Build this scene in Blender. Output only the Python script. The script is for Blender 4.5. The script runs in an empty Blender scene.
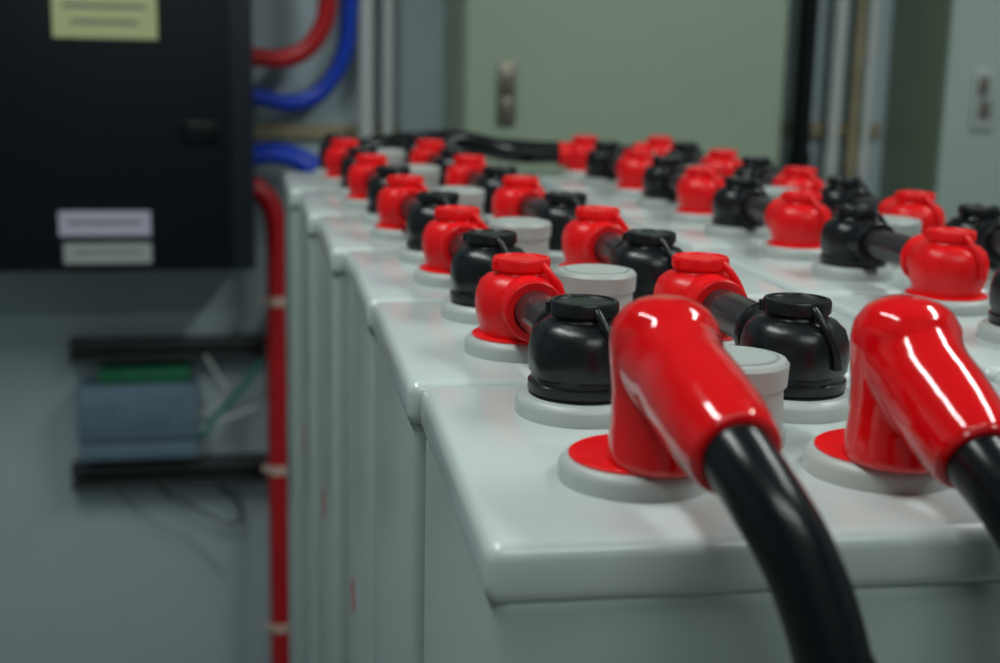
import bpy, bmesh, math
from mathutils import Vector, Matrix
T=1.25   # height of the nominal battery top plane above the floor (metres)
D=0.21; W=0.28

# ---------------- materials
def mat(name,col,rough=.4,metal=0,spec=.5,noise=0,nscale=20,bump=0,bscale=200,coat=0):
    m=bpy.data.materials.new(name);m.use_nodes=True
    nt=m.node_tree;b=nt.nodes['Principled BSDF']
    b.inputs['Base Color'].default_value=(*col,1);b.inputs['Roughness'].default_value=rough
    b.inputs['Metallic'].default_value=metal;b.inputs['Specular IOR Level'].default_value=spec
    b.inputs['Coat Weight'].default_value=coat;b.inputs['Coat Roughness'].default_value=.05
    tc=nt.nodes.new('ShaderNodeTexCoord')
    if noise:
        n=nt.nodes.new('ShaderNodeTexNoise');n.inputs['Scale'].default_value=nscale;n.inputs['Detail'].default_value=5
        nt.links.new(tc.outputs['Object'],n.inputs['Vector'])
        r=nt.nodes.new('ShaderNodeValToRGB')
        r.color_ramp.elements[0].position=.3;r.color_ramp.elements[1].position=.7
        r.color_ramp.elements[0].color=(*[x*(1-noise) for x in col],1)
        r.color_ramp.elements[1].color=(*[min(1,x*(1+noise)) for x in col],1)
        nt.links.new(n.outputs['Fac'],r.inputs['Fac']);nt.links.new(r.outputs['Color'],b.inputs['Base Color'])
    if bump:
        n2=nt.nodes.new('ShaderNodeTexNoise');n2.inputs['Scale'].default_value=bscale
        nt.links.new(tc.outputs['Object'],n2.inputs['Vector'])
        bp=nt.nodes.new('ShaderNodeBump');bp.inputs['Strength'].default_value=bump;bp.inputs['Distance'].default_value=.001
        nt.links.new(n2.outputs['Fac'],bp.inputs['Height']);nt.links.new(bp.outputs['Normal'],b.inputs['Normal'])
    return m
M=dict(
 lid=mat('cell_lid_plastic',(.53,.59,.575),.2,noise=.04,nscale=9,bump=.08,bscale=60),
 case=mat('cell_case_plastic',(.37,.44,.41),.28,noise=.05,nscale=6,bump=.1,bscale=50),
 disc=mat('pole_disc_plastic',(.44,.48,.46),.4,noise=.04,nscale=60),
 plug=mat('vent_plug_plastic',(.39,.43,.41),.4,noise=.04,nscale=60),
 red=mat('red_cap_plastic',(.80,.005,.008),.32,spec=.35,noise=.06,nscale=80,bump=.1,bscale=300),
 boot=mat('red_boot_vinyl',(.72,.003,.006),.12,spec=.45,coat=.5,noise=.05,nscale=30,bump=.15,bscale=70),
 black=mat('black_cap_plastic',(.006,.007,.009),.30,spec=.45,bump=.1,bscale=300),
 cable=mat('black_cable_rubber',(.004,.005,.007),.25,spec=.4,bump=.1,bscale=200),
 sleeve=mat('sleeve_grey',(.03,.024,.027),.2),
 wall=mat('wall_paint',(.38,.46,.49),.6,noise=.06,nscale=3),
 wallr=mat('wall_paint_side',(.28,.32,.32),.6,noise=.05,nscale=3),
 cab=mat('cabinet_green_grey',(.32,.395,.295),.45,noise=.04,nscale=5),
 cab2=mat('cabinet_grey_light',(.34,.41,.38),.45,noise=.04,nscale=5),
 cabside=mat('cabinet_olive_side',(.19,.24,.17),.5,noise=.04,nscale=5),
 dark=mat('enclosure_dark_paint',(.004,.0055,.009),.5,spec=.25,noise=.1,nscale=8),
 dark2=mat('enclosure_dark_edge',(.012,.017,.026),.45,spec=.3,noise=.1,nscale=8),
 lab_y=mat('label_yellow',(.55,.58,.30),.6),lab_l=mat('label_lavender',(.50,.48,.60),.6),lab_w=mat('label_pale',(.36,.40,.38),.6),
 ink=mat('label_ink',(.16,.16,.15),.6),
 blue=mat('blue_conduit',(.002,.045,.50),.35),rconduit=mat('red_conduit',(.46,.006,.010),.35),
 pipe=mat('white_pipe',(.50,.53,.52),.35),wood=mat('tan_rail',(.27,.23,.14),.6,noise=.2,nscale=12),
 metal=mat('latch_metal',(.30,.27,.22),.35,metal=.8),metal2=mat('steel_plate',(.50,.54,.54),.35,metal=.3),
 box=mat('device_blue_grey',(.12,.18,.24),.45,noise=.1,nscale=20),pcb=mat('device_green',(.01,.14,.06),.5,noise=.3,nscale=60),
 tie=mat('cable_tie',(.6,.45,.38),.5),floor=mat('floor_vinyl',(.26,.29,.29),.35,noise=.08,nscale=4),
 ceil=mat('ceiling_paint',(.45,.47,.45),.7,noise=.04,nscale=4),rack=mat('rack_steel',(.025,.027,.03),.45),green=mat('green_wire',(.02,.2,.15),.4))
lampm=bpy.data.materials.new('lamp_diffuser');lampm.use_nodes=True
bb=lampm.node_tree.nodes['Principled BSDF'];bb.inputs['Emission Color'].default_value=(.93,1,.97,1);bb.inputs['Emission Strength'].default_value=4

# ---------------- mesh builders
class Part:
    def __init__(s): s.bm=bmesh.new()
    def box(s,a,b,bev=0,seg=3,mi=0):
        r=bmesh.ops.create_cube(s.bm,size=1)
        vs=r['verts'];a=Vector(a);b=Vector(b)
        for v in vs: v.co=Vector(((a+b)[i]/2+v.co[i]*abs((b-a)[i]) for i in range(3)))
        fs=list({f_ for v in vs for f_ in v.link_faces})
        for f_ in fs:f_.material_index=mi
        if bev:
            es=list({e for v in vs for e in v.link_edges})
            r=bmesh.ops.bevel(s.bm,geom=es,offset=bev,segments=seg,profile=.5,affect='EDGES')
            for f_ in r['faces']:f_.material_index=mi
        return s
    def slab(s,x0,x1,z0,z1,y,dep,bev=.003,mi=0):
        """box on a wall plane: x/z extents in millimetres, front face at y, thickness dep (metres)"""
        return s.box((x0/1000,y,z0/1000),(x1/1000,y+dep,z1/1000),bev,2,mi)
    def rev(s,prof,loc=(0,0,0),axis=(0,0,1),n=48,mi=0,fn=None):
        q=Vector(axis).normalized().to_track_quat('Z','Y');loc=Vector(loc);rings=[]
        for r,z in prof:
            if r<=1e-6: rings.append([s.bm.verts.new(loc+q@Vector((0,0,z)))]);continue
            ring=[]
            for k in range(n):
                t=2*math.pi*k/n; rr=r*(fn(t,z) if fn else 1)
                ring.append(s.bm.verts.new(loc+q@Vector((rr*math.cos(t),rr*math.sin(t),z))))
            rings.append(ring)
        for a,b in zip(rings,rings[1:]):
            if len(a)==1 and len(b)==1: continue
            for k in range(n):
                k2=(k+1)%n
                if len(a)==1: fc=s.bm.faces.new((a[0],b[k],b[k2]))
                elif len(b)==1: fc=s.bm.faces.new((a[k],a[k2],b[0]))
                else: fc=s.bm.faces.new((a[k],a[k2],b[k2],b[k]))
                fc.material_index=mi
        for ring in (rings[0],rings[-1]):
            if len(ring)>1:
                try: s.bm.faces.new(ring).material_index=mi
                except: pass
        return s
    def tube(s,pts,rad,n=24,mi=0,sub=8):
        P=[Vector(p) for p in pts]
        if not hasattr(rad,'__len__'): rad=[rad]*len(P)
        out=[];ro=[]
        for i in range(len(P)-1):
            p0=P[max(i-1,0)];p1=P[i];p2=P[i+1];p3=P[min(i+2,len(P)-1)]
            for k in range(sub):
                t=k/sub
                out.append(.5*((2*p1)+(p2-p0)*t+(2*p0-5*p1+4*p2-p3)*t*t+(3*p1-p0-3*p2+p3)*t**3))
                ro.append(rad[i]*(1-t)+rad[i+1]*t)
        out.append(P[-1]);ro.append(rad[-1])
        tan=[(out[min(i+1,len(out)-1)]-out[max(i-1,0)]).normalized() for i in range(len(out))]
        nrm=tan[0].orthogonal().normalized();rings=[]
        for i,(p,t) in enumerate(zip(out,tan)):
            nrm=(nrm-t*nrm.dot(t)).normalized();bn=t.cross(nrm)
            rings.append([s.bm.verts.new(p+ro[i]*(nrm*math.cos(2*math.pi*k/n)+bn*math.sin(2*math.pi*k/n))) for k in range(n)])
        for a,b in zip(rings,rings[1:]):
            for k in range(n): s.bm.faces.new((a[k],a[(k+1)%n],b[(k+1)%n],b[k])).material_index=mi
        for r in (rings[0],rings[-1]): s.bm.faces.new(r).material_index=mi
        return s
    def obj(s,name,mats,parent=None,smooth=True,angle=35):
        bmesh.ops.recalc_face_normals(s.bm,faces=s.bm.faces)
        me=bpy.data.meshes.new(name);s.bm.to_mesh(me);s.bm.free()
        for m in (mats if isinstance(mats,(list,tuple)) else [mats]): me.materials.append(m)
        if smooth:
            for p in me.polygons:p.use_smooth=True
            me.set_sharp_from_angle(angle=math.radians(angle))
        o=bpy.data.objects.new(name,me);bpy.context.collection.objects.link(o)
        if parent:o.parent=parent
        return o
def empty(name,loc=(0,0,0)):
    o=bpy.data.objects.new(name,None);o.location=loc;bpy.context.collection.objects.link(o);o.empty_display_size=.05;return o
def inst(me,name,loc,parent=None,rot=0):
    o=bpy.data.objects.new(name,me);bpy.context.collection.objects.link(o);o.location=loc;o.rotation_euler=(0,0,rot)
    if parent:o.parent=parent
    return o
def xz(y,*p): return [Vector((a/1000,y,b/1000)) for a,b in p]   # points on a wall plane, mm

# ---------------- battery cells
SX,SY,SZ=-.004,-.008,.0062      # casing shift relative to the pole grid
offA=[(.0040,.0001),(.0066,.0003),(.0098,-.002),(.0042,-.0004),(.0000,.0008),(-.0060,.0008)]
offB=[(.003,0),(.0045,-.001),(.0015,.0018),(-.0014,.0006),(.0030,-.0001),(.0011,-.0009)]
rotA=[math.radians(a) for a in (-2.6,-1.7,-1.4,-1.2,-.9,-.6)]
rotB=[0]*6
PIV=Vector((.11,.097,0))
XA=(.0603,.155);XB0=.2955
u=.0568;v=.1485;PX=.1110;PY=.102
CH=.65
TZ=T+SZ
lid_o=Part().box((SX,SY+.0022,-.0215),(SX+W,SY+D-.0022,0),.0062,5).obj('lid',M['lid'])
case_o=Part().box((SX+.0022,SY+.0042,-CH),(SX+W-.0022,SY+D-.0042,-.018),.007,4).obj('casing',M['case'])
for o in (lid_o,case_o): o.data.transform(Matrix.Translation(-PIV))
lidm,casem=lid_o.data,case_o.data
bpy.data.objects.remove(lid_o);bpy.data.objects.remove(case_o)
RD=.0283
discprof=[(RD,-.001),(RD,.0052),(RD-.0006,.0066),(RD-.0020,.0082),(RD-.0030,.0086),(0,.0086)]
def discm(ringmat,rr):
    p=Part().rev(discprof,n=64).rev([(rr,.0080),(rr,.0094),(rr-.001,.0100),(0,.0100)],n=64,mi=1)
    o=p.obj('pole_disc',[M['disc'],M[ringmat]]);m=o.data;bpy.data.objects.remove(o);return m
dred=discm('red',.0246);dblk=discm('black',.0228)
p=Part()
p.rev([(.0226,-.001),(.0226,.005),(.0212,.0065),(.0204,.0225),(.0218,.0240),(.0222,.0325),(.0209,.0342),(.0185,.0346),(.0180,.0336),(.0174,.0336),(.0169,.0350),(0,.0356)],n=56)
plugo=p.obj('vent_plug',M['plug']);plugm=plugo.data;bpy.data.objects.remove(plugo)
def cellmat(group,i):
    o,r,x0=(offA[i],rotA[i],0) if group=='A' else (offB[i],rotB[i],XB0-.004)
    return Vector((x0+o[0],i*D+o[1],TZ))+PIV, r
def place(group,i,x,y,z=0):
    c,r=cellmat(group,i)
    return c+Matrix.Rotation(r,3,'Z')@(Vector((x,y,z))-PIV)
def cell(group,i,front,rear):
    c,r=cellmat(group,i)
    e=empty('battery_cell',c);e.rotation_euler=(0,0,r)
    inst(lidm,'lid',(0,0,0),e);inst(casem,'casing',(0,0,0),e)
    for cx in XA:
        inst(front,'pole_disc_front',Vector((cx,u,0))-PIV,e);inst(rear,'pole_disc_rear',Vector((cx,v,0))-PIV,e)
    inst(plugm,'vent_plug',Vector((PX,PY,0))-PIV,e)
    # small red polarity mark on the left side of the casing
    q=Vector((SX+.0022,SY+.15,-.255))-PIV
    P=Part();P.box(q+Vector((-.0004,-.016,-.004)),q+Vector((.0002,.016,.004)));P.box(q+Vector((-.0005,-.004,-.014)),q+Vector((.0002,.004,.014)))
    P.obj('polarity_mark',M['rconduit'],e,smooth=False)
    return e
for i in range(6):
    cell('A',i,dred,dblk)
    cell('B',i,dblk,dred)

# ---------------- terminal caps
ZO=.0165
def cap_part(P,loc,dirv,kind,tabang):
    """shrouded terminal cap: bellied body, flat screw lid, horizontal outlet, hinged strap; black ones have a base flange"""
    mi=0
    loc=Vector(loc);d=Vector((dirv[0],dirv[1],0)).normalized();a0=math.atan2(d.y,d.x)
    def fn(t,z): return 1+.022*math.cos(6*(t-a0))*(1 if .0045<z<.027 else 0)
    foot=[(.0228,0),(.0233,.0008),(.0233,.0040),(.0218,.0048),(.0218,.0068),(.0228,.0082)] if kind=='black' else [(.0205,0),(.0206,.0012),(.0211,.0035),(.0219,.0065),(.0227,.0095)]
    P.rev(foot+[(.0233,.0140),(.0229,.0205),(.0210,.0262),(.0176,.0295),(.0140,.0308),(.0132,.0320),(.0142,.0327),(.0148,.0335),(.0148,.0378),(.0142,.0388),(.0128,.0390),(.0123,.0382),(0,.0382)],loc,n=60,mi=mi,fn=fn)
    o=loc+Vector((0,0,ZO))
    P.rev([(.0150,0),(.0154,.016),(.0150,.022),(.0138,.0275),(.0150,.0280),(.0153,.0290),(.0153,.0318),(.0144,.0325),(.0108,.0325),(.0105,.027),(0,.027)],o,axis=d,n=40,mi=mi)
    r=lambda a:Vector((math.cos(a),math.sin(a),0))
    a=tabang
    P.tube([loc+r(a-.15)*.0138+Vector((0,0,.0362)),loc+r(a-.1)*.0165+Vector((0,0,.0338)),loc+r(a)*.0212+Vector((0,0,.0275)),loc+r(a+.12)*.0238+Vector((0,0,.0195)),loc+r(a+.2)*.0238+Vector((0,0,.0120))],[.0018,.0019,.0017,.0018,.0025],n=12,mi=mi,sub=6)
    for s in (2.3,4.2):
        q=loc+r(a+s)*.0146+Vector((0,0,.0355));P.tube([q-Vector((0,0,.0022)),q+Vector((0,0,.0022))],.0020,n=12,mi=mi,sub=2)
def pos(group,i,k,col):
    return place(group,i,XA[col],u if k=='f' else v,.0100)
def link(a,b,cola,colb):
    e=empty('intercell_connector',(0,0,0))
    d=b-a;dn=d.normalized()
    p1=Part();cap_part(p1,a,d,cola,math.radians(-75));p1.obj('cap_'+cola,M[cola],e)
    p2=Part();cap_part(p2,b,-d,colb,math.radians(-45));p2.obj('cap_'+colb,M[colb],e)
    z=Vector((0,0,ZO))
    Part().tube([a+z+dn*.02,a+z+d*.5+Vector((0,0,.001)),b+z-dn*.02],.0104,n=28).obj('sleeve',M['sleeve'],e)
for col in (0,1):
    for i in range(5):
        link(pos('A',i,'r',col),pos('A',i+1,'f',col),'black','red')
        link(pos('B',i,'r',col),pos('B',i+1,'f',col),'red','black')

# end-of-row link cables : last cell of row A -> last cell of row B
for col in (0,1):
    e=empty('row_link_cable')
    a=pos('A',5,'r',col);b=pos('B',5,'r',col)
    d1=Vector((.5,1,0)).normalized();d2=Vector((-1,.12,0)).normalized()
    p=Part();cap_part(p,a,d1,'black',math.radians(-60));p.obj('cap_black',M['black'],e)
    p=Part();cap_part(p,b,d2,'red',math.radians(-60));p.obj('cap_red',M['red'],e)
    z=Vector((0,0,ZO))
    Part().tube([a+z+d1*.02,a+z+d1*.035,a+z+Vector((.06,.055,.006)),(a+z+b+z)/2+Vector((0,.055-.03*col,.012-.010*col)),b+z+d2*.09+Vector((0,0,.002)),b+z+d2*.03,b+z+d2*.02],[.0103,.0105,.0125,.0125,.0125,.0105,.0103],n=24).obj('cable',M['cable'],e)

# ---------------- big terminal boots with output cables
def boot(base,elbow,arm,bootmat,cabmat,path,name='output_cable'):
    e=empty(name)
    P=Part()
    d=(arm-elbow);L=d.length;dn=d.normalized()
    up=(elbow-base);hl=up.length
    P.rev([(0,-.001),(.0182,-.001),(.0188,.001),(.0184,.006),(.0178,.014),(.0178,.025),(.0190,hl-.004),(.0196,hl+.003),(.0187,hl+.0095),(.0150,hl+.0150),(.010,hl+.0180),(.005,hl+.0193),(0,hl+.0195)],base,axis=up,n=48)
    P.rev([(0,-.0185),(.006,-.0175),(.012,-.0142),(.0170,-.008),(.0188,-.001),(.0184,.006),(.0170,L*.30),(.0174,L*.50),(.0170,L*.72),(.0160,L*.88),(.0146,L),(0,L)],elbow,axis=d,n=48)
    o=P.obj('boot',bootmat,e)
    m=o.modifiers.new('r','REMESH');m.mode='VOXEL';m.voxel_size=.0009;m.use_smooth_shade=True
    m=o.modifiers.new('s','SMOOTH');m.factor=.5;m.iterations=12
    Part().rev([(.0118,-.003),(.0137,-.0020),(.0141,0),(.0140,.0010),(.0132,.0016),(.0110,.0016)],arm-dn*.001,axis=d,n=48).obj('boot_rim',bootmat,e)
    Part().tube([arm-dn*.02]+[Vector(q) for q in path],.0114,n=36,sub=10).obj('cable',cabmat,e)
    return e
sb=Vector((.0674,.0480,TZ+.0100));el=Vector((.0674,.0475,TZ+.0500))
path=[Vector(q) for q in ((.0669,-.0250,1.2902),(.0718,-.0390,1.2796),(.0778,-.0480,1.2669),(.0828,-.0532,1.2527),(.0872,-.0565,1.2366),(.0912,-.0585,1.2177),(.0950,-.0595,1.115),(.0970,-.0595,.96))]
boot(sb,el,path[0],M['boot'],M['cable'],path)
sb2=Vector((.1553,.0412,TZ+.0100));el2=Vector((.1553,.0404,TZ+.0500));e2=Vector((.1563,-.0104,1.2811))
sh=e2-path[0]
boot(sb2,el2,e2,M['boot'],M['cable'],[q+sh for q in path])
for cx in XA:
    sh=Vector((XB0+cx-XA[0]-.0010,0,0))
    boot(sb+sh,el+sh,path[0]+sh,M['cable'],M['cable'],[q+sh for q in path])

# ---------------- rack under the cells
P=Part()
zt=TZ-CH
for y0 in (.02,.55,1.20): 
    for x0 in (0.01,.27,.53): P.box((x0,y0,0),(x0+.04,y0+.04,zt-.0445),.002)
for x0 in (.0,.26,.52): P.box((x0,-.01,zt-.045),(x0+.055,6*D+.0,zt-.0005),.002)
for y0 in (.02,.55,1.20): P.box((.01,y0,.15),(.57,y0+.04,.19),.002)
P.obj('battery_rack',M['rack'])

# ---------------- room
YW=2.15
X0,X1,Y0=-1.7,2.3,-2.2;H=2.75
def room(name,a,b,m): Part().box(a,b).obj(name,m,smooth=False)
room('floor',(X0-.1,Y0-.1,-.1),(X1+.1,YW+.1,0),M['floor'])
room('ceiling',(X0-.1,Y0-.1,H),(X1+.1,YW+.1,H+.1),M['ceil'])
room('wall_back',(X0-.1,YW,0),(X1+.1,YW+.1,H),M['wall'])
room('wall_left',(X0-.1,Y0,0),(X0,YW,H),M['wallr'])
room('wall_right',(X1,Y0,0),(X1+.1,YW,H),M['wallr'])
room('wall_front',(X0-.1,Y0-.1,0),(X1+.1,Y0,H),M['wallr'])

# wall mounted electrical enclosure
e=empty('electrical_enclosure')
P=Part();P.slab(-512,-24,1027,1651,1.912,.2365,.006);P.obj('housing',M['dark2'],e)
P=Part();P.slab(-500,-63,1036,1640,1.900,.0119,.004);P.obj('door',M['dark'],e)
P=Part();P.slab(-139,-84,1243,1277,1.892,.0079,.002);P.obj('latch',M['cable'],e)
P=Part();P.slab(-337,-175,1408,1487,1.8992,.0007,0,0)
P.slab(-321,-192,1455,1461,1.8988,.0004,0,1);P.slab(-310,-205,1430,1436,1.8988,.0004,0,1)
P.obj('label_warning',[M['lab_y'],M['ink']],e,smooth=False)
P=Part();P.slab(-341,-195,1089,1130,1.8992,.0007,0,0);P.slab(-328,-210,1108,1114,1.8988,.0004,0,1);P.obj('label_upper',[M['lab_l'],M['ink']],e,smooth=False)
P=Part();P.slab(-335,-195,1043,1077,1.8992,.0007,0,0);P.slab(-320,-210,1059,1064,1.8988,.0004,0,1);P.obj('label_lower',[M['lab_w'],M['ink']],e,smooth=False)
# controller on wall rails
e=empty('rail_mounted_controller')
P=Part();P.slab(-357,-3,848,865,2.10,.0499);P.slab(-358,-3,828,841,2.10,.0499);P.slab(-362,-3,610,631,2.10,.0499);P.slab(-363,-5,584,598,2.10,.0499);P.obj('rails',M['rack'],e)
P=Part();P.slab(-344,-129,688,790,2.06,.085,.006);P.slab(-341,-133,650,683,2.065,.08,.004);P.obj('housing',M['box'],e)
P=Part()
for k in range(8): P.slab(-330+24*k,-318+24*k,705,776,2.058,.004,.001)
P.obj('vent_ribs',M['box'],e)
P=Part();P.slab(-305,-142,790,816,2.08,.06,.002);P.obj('terminal_strip',M['pcb'],e)
P=Part();P.tube(xz(2.09,(-136,716),(-80,762),(-97,807),(-115,838)),.003,n=10);P.tube(xz(2.085,(-134,698),(-62,724),(-12,742)),.003,n=10);P.obj('signal_wires',M['pipe'],e)
P=Part();P.tube(xz(2.085,(-135,678),(-52,772),(-11,829)),.005,n=10);P.obj('green_wire',M['green'],e)
P=Part();P.tube(xz(2.12,(-222,589),(-168,550),(-72,497),(-56,535),(-102,583)),.003,n=10);P.tube(xz(2.13,(-296,589),(-225,510),(-152,465),(-87,389)),.0012,n=10);P.obj('hanging_wires',M['cable'],e)
# vertical red conduit with ties
e=empty('red_conduit_run')
cp=xz(2.06,(-23,1151),(-15,1149),(6,1124),(18,1075),(17,946),(17,796),(16,625),(16,442),(16,278),(16,20))
Part().tube(cp,.0195,n=20,sub=6).obj('conduit',M['rconduit'],e)
Part().tube([Vector((q.x+.024,q.y+.03,q.z)) for q in cp[4:]],.010,n=14).obj('blue_core',M['blue'],e)
P=Part()
for q in xz(2.06,(18,946),(16,625),(16,309)):
    P.rev([(.0200,-.008),(.0222,-.007),(.0222,.007),(.0200,.008)],q,n=24);P.box(q+Vector((.016,-.006,-.006)),q+Vector((.034,.0895,.006)),.001)
    P.box(q+Vector((-.030,-.004,-.005)),q+Vector((-.016,.008,.005)),.001)
P.obj('ties',M['tie'],e)
# red and blue conduit loops
P=Part();P.tube(xz(2.05,(-23,1382),(27,1379),(70,1395),(100,1434),(111,1482),(115,1584),(119,2156),(119,2749)),.0165,n=20);P.obj('red_conduit_loop',M['rconduit'])
P=Part();P.tube(xz(2.10,(-23,1313),(46,1301),(100,1321),(140,1382),(151,1450),(154,1588),(157,2174),(157,2749)),.0155,n=20);P.obj('blue_conduit_loop',M['blue'])
P=Part();P.tube(xz(2.04,(-23,1208),(16,1212),(59,1200),(91,1168),(103,1105),(106,949),(106,.5)),.0165,n=20);P.tube(xz(2.08,(-23,1216),(26,1218),(76,1204),(108,1173),(123,1100),(124,941),(124,.5)),.012,n=20);P.obj('blue_conduit_bundle',M['blue'])
# pipes
def vpipe(name,x,Y,r,m):
    P=Part();P.rev([(r,0.0),(r,H)],(x,Y,0),n=24)
    for z in (.5,1.2,1.9): P.rev([(r*1.2,z-.02),(r*1.2,z+.02)],(x,Y,0),n=24)
    P.obj(name,m)
vpipe('wall_pipe',.184,2.11,.014,M['pipe']);vpipe('wall_pipe',.226,2.12,.011,M['pipe'])
vpipe('black_riser_pipe',1.034,2.09,.019,M['cable'])
vpipe('wall_pipe',1.110,2.11,.012,M['pipe']);vpipe('tan_riser_pipe',1.158,2.12,.010,M['wood']);vpipe('wall_pipe',1.180,2.11,.009,M['pipe'])
P=Part();P.slab(-115,251,1234,1261,2.135,.0149,.002);P.slab(1020,1225,1246,1274,2.135,.0149,.002);P.obj('trim_1',M['wood'])
# cabinets
e=empty('tall_cabinet')
P=Part();P.slab(334,933,1,2400,1.95,.199,.006);P.obj('carcass',M['cab'],e)
P=Part();P.slab(339,920,80,2360,1.938,.0119,.004);P.obj('door',M['cab'],e)
P=Part();P.slab(394,426,1275,1381,1.930,.0079,.002);P.slab(400,416,1332,1370,1.918,.014,.003);P.slab(401,421,1284,1322,1.926,.008,.002);P.obj('handle',M['metal'],e)
e=empty('tall_cabinet')
P=Part();P.slab(1241,2072,1,2400,1.93,.219,.004);P.obj('carcass',M['cabside'],e)
P=Part();P.slab(1238,2068,80,2360,1.918,.0119,.004);P.obj('door',M['cab2'],e)
P=Part();P.slab(1292,1337,1276,1390,1.910,.0079,.002);P.obj('handle_plate',M['metal2'],e)
P=Part();P.slab(1298,1316,1341,1377,1.900,.012,.003);P.slab(1303,1325,1299,1332,1.904,.008,.002);P.obj('handle_latch',M['metal'],e)

# ---------------- lamps
def lamp(x,y,lx,ly,power):
    e=empty('ceiling_lamp',(x,y,0))
    Part().box((-lx/2-.03,-ly/2-.03,H-.06),(lx/2+.03,ly/2+.03,H-.0005),.005).obj('fixture',M['ceil'],e)
    Part().box((-lx/2,-ly/2,H-.075),(lx/2,ly/2,H-.058),.004).obj('diffuser',lampm,e)
    l=bpy.data.lights.new('lamp_light','AREA');l.shape='RECTANGLE';l.size=lx;l.size_y=ly;l.energy=power;l.color=(.93,1,.98)
    o=bpy.data.objects.new('lamp_light',l);bpy.context.collection.objects.link(o);o.parent=e;o.location=(0,0,H-.08)
lamp(-.55,.3,.16,1.25,16);lamp(1.25,.3,.16,1.25,18);lamp(.3,-1.3,1.25,.16,10)
w=bpy.data.worlds.new('room_world');bpy.context.scene.world=w;w.use_nodes=True
w.node_tree.nodes['Background'].inputs[0].default_value=(.6,.7,.68,1);w.node_tree.nodes['Background'].inputs[1].default_value=.1

# ---------------- camera (pitched 12 deg down, turned 12 deg right, slight roll)
pitch=.2088; yaw=.2088; roll=.0226
F=Vector((math.sin(yaw)*math.cos(pitch),math.cos(yaw)*math.cos(pitch),-math.sin(pitch)))
R0=Vector((math.cos(yaw),-math.sin(yaw),0));U0=R0.cross(F)
R=math.cos(roll)*R0+math.sin(roll)*U0;U=-math.sin(roll)*R0+math.cos(roll)*U0
cd=bpy.data.cameras.new('camera');cam=bpy.data.objects.new('camera',cd);bpy.context.collection.objects.link(cam)
cd.sensor_width=36;cd.lens=48.42
cam.matrix_world=Matrix(((R.x,U.x,-F.x,-.0841),(R.y,U.y,-F.y,-.3896),(R.z,U.z,-F.z,1.4091),(0,0,0,1)))
cd.dof.use_dof=True;cd.dof.focus_distance=.60;cd.dof.aperture_fstop=7.5
cd.clip_start=.01
bpy.context.scene.camera=cam
bpy.context.scene.view_settings.view_transform='Standard'
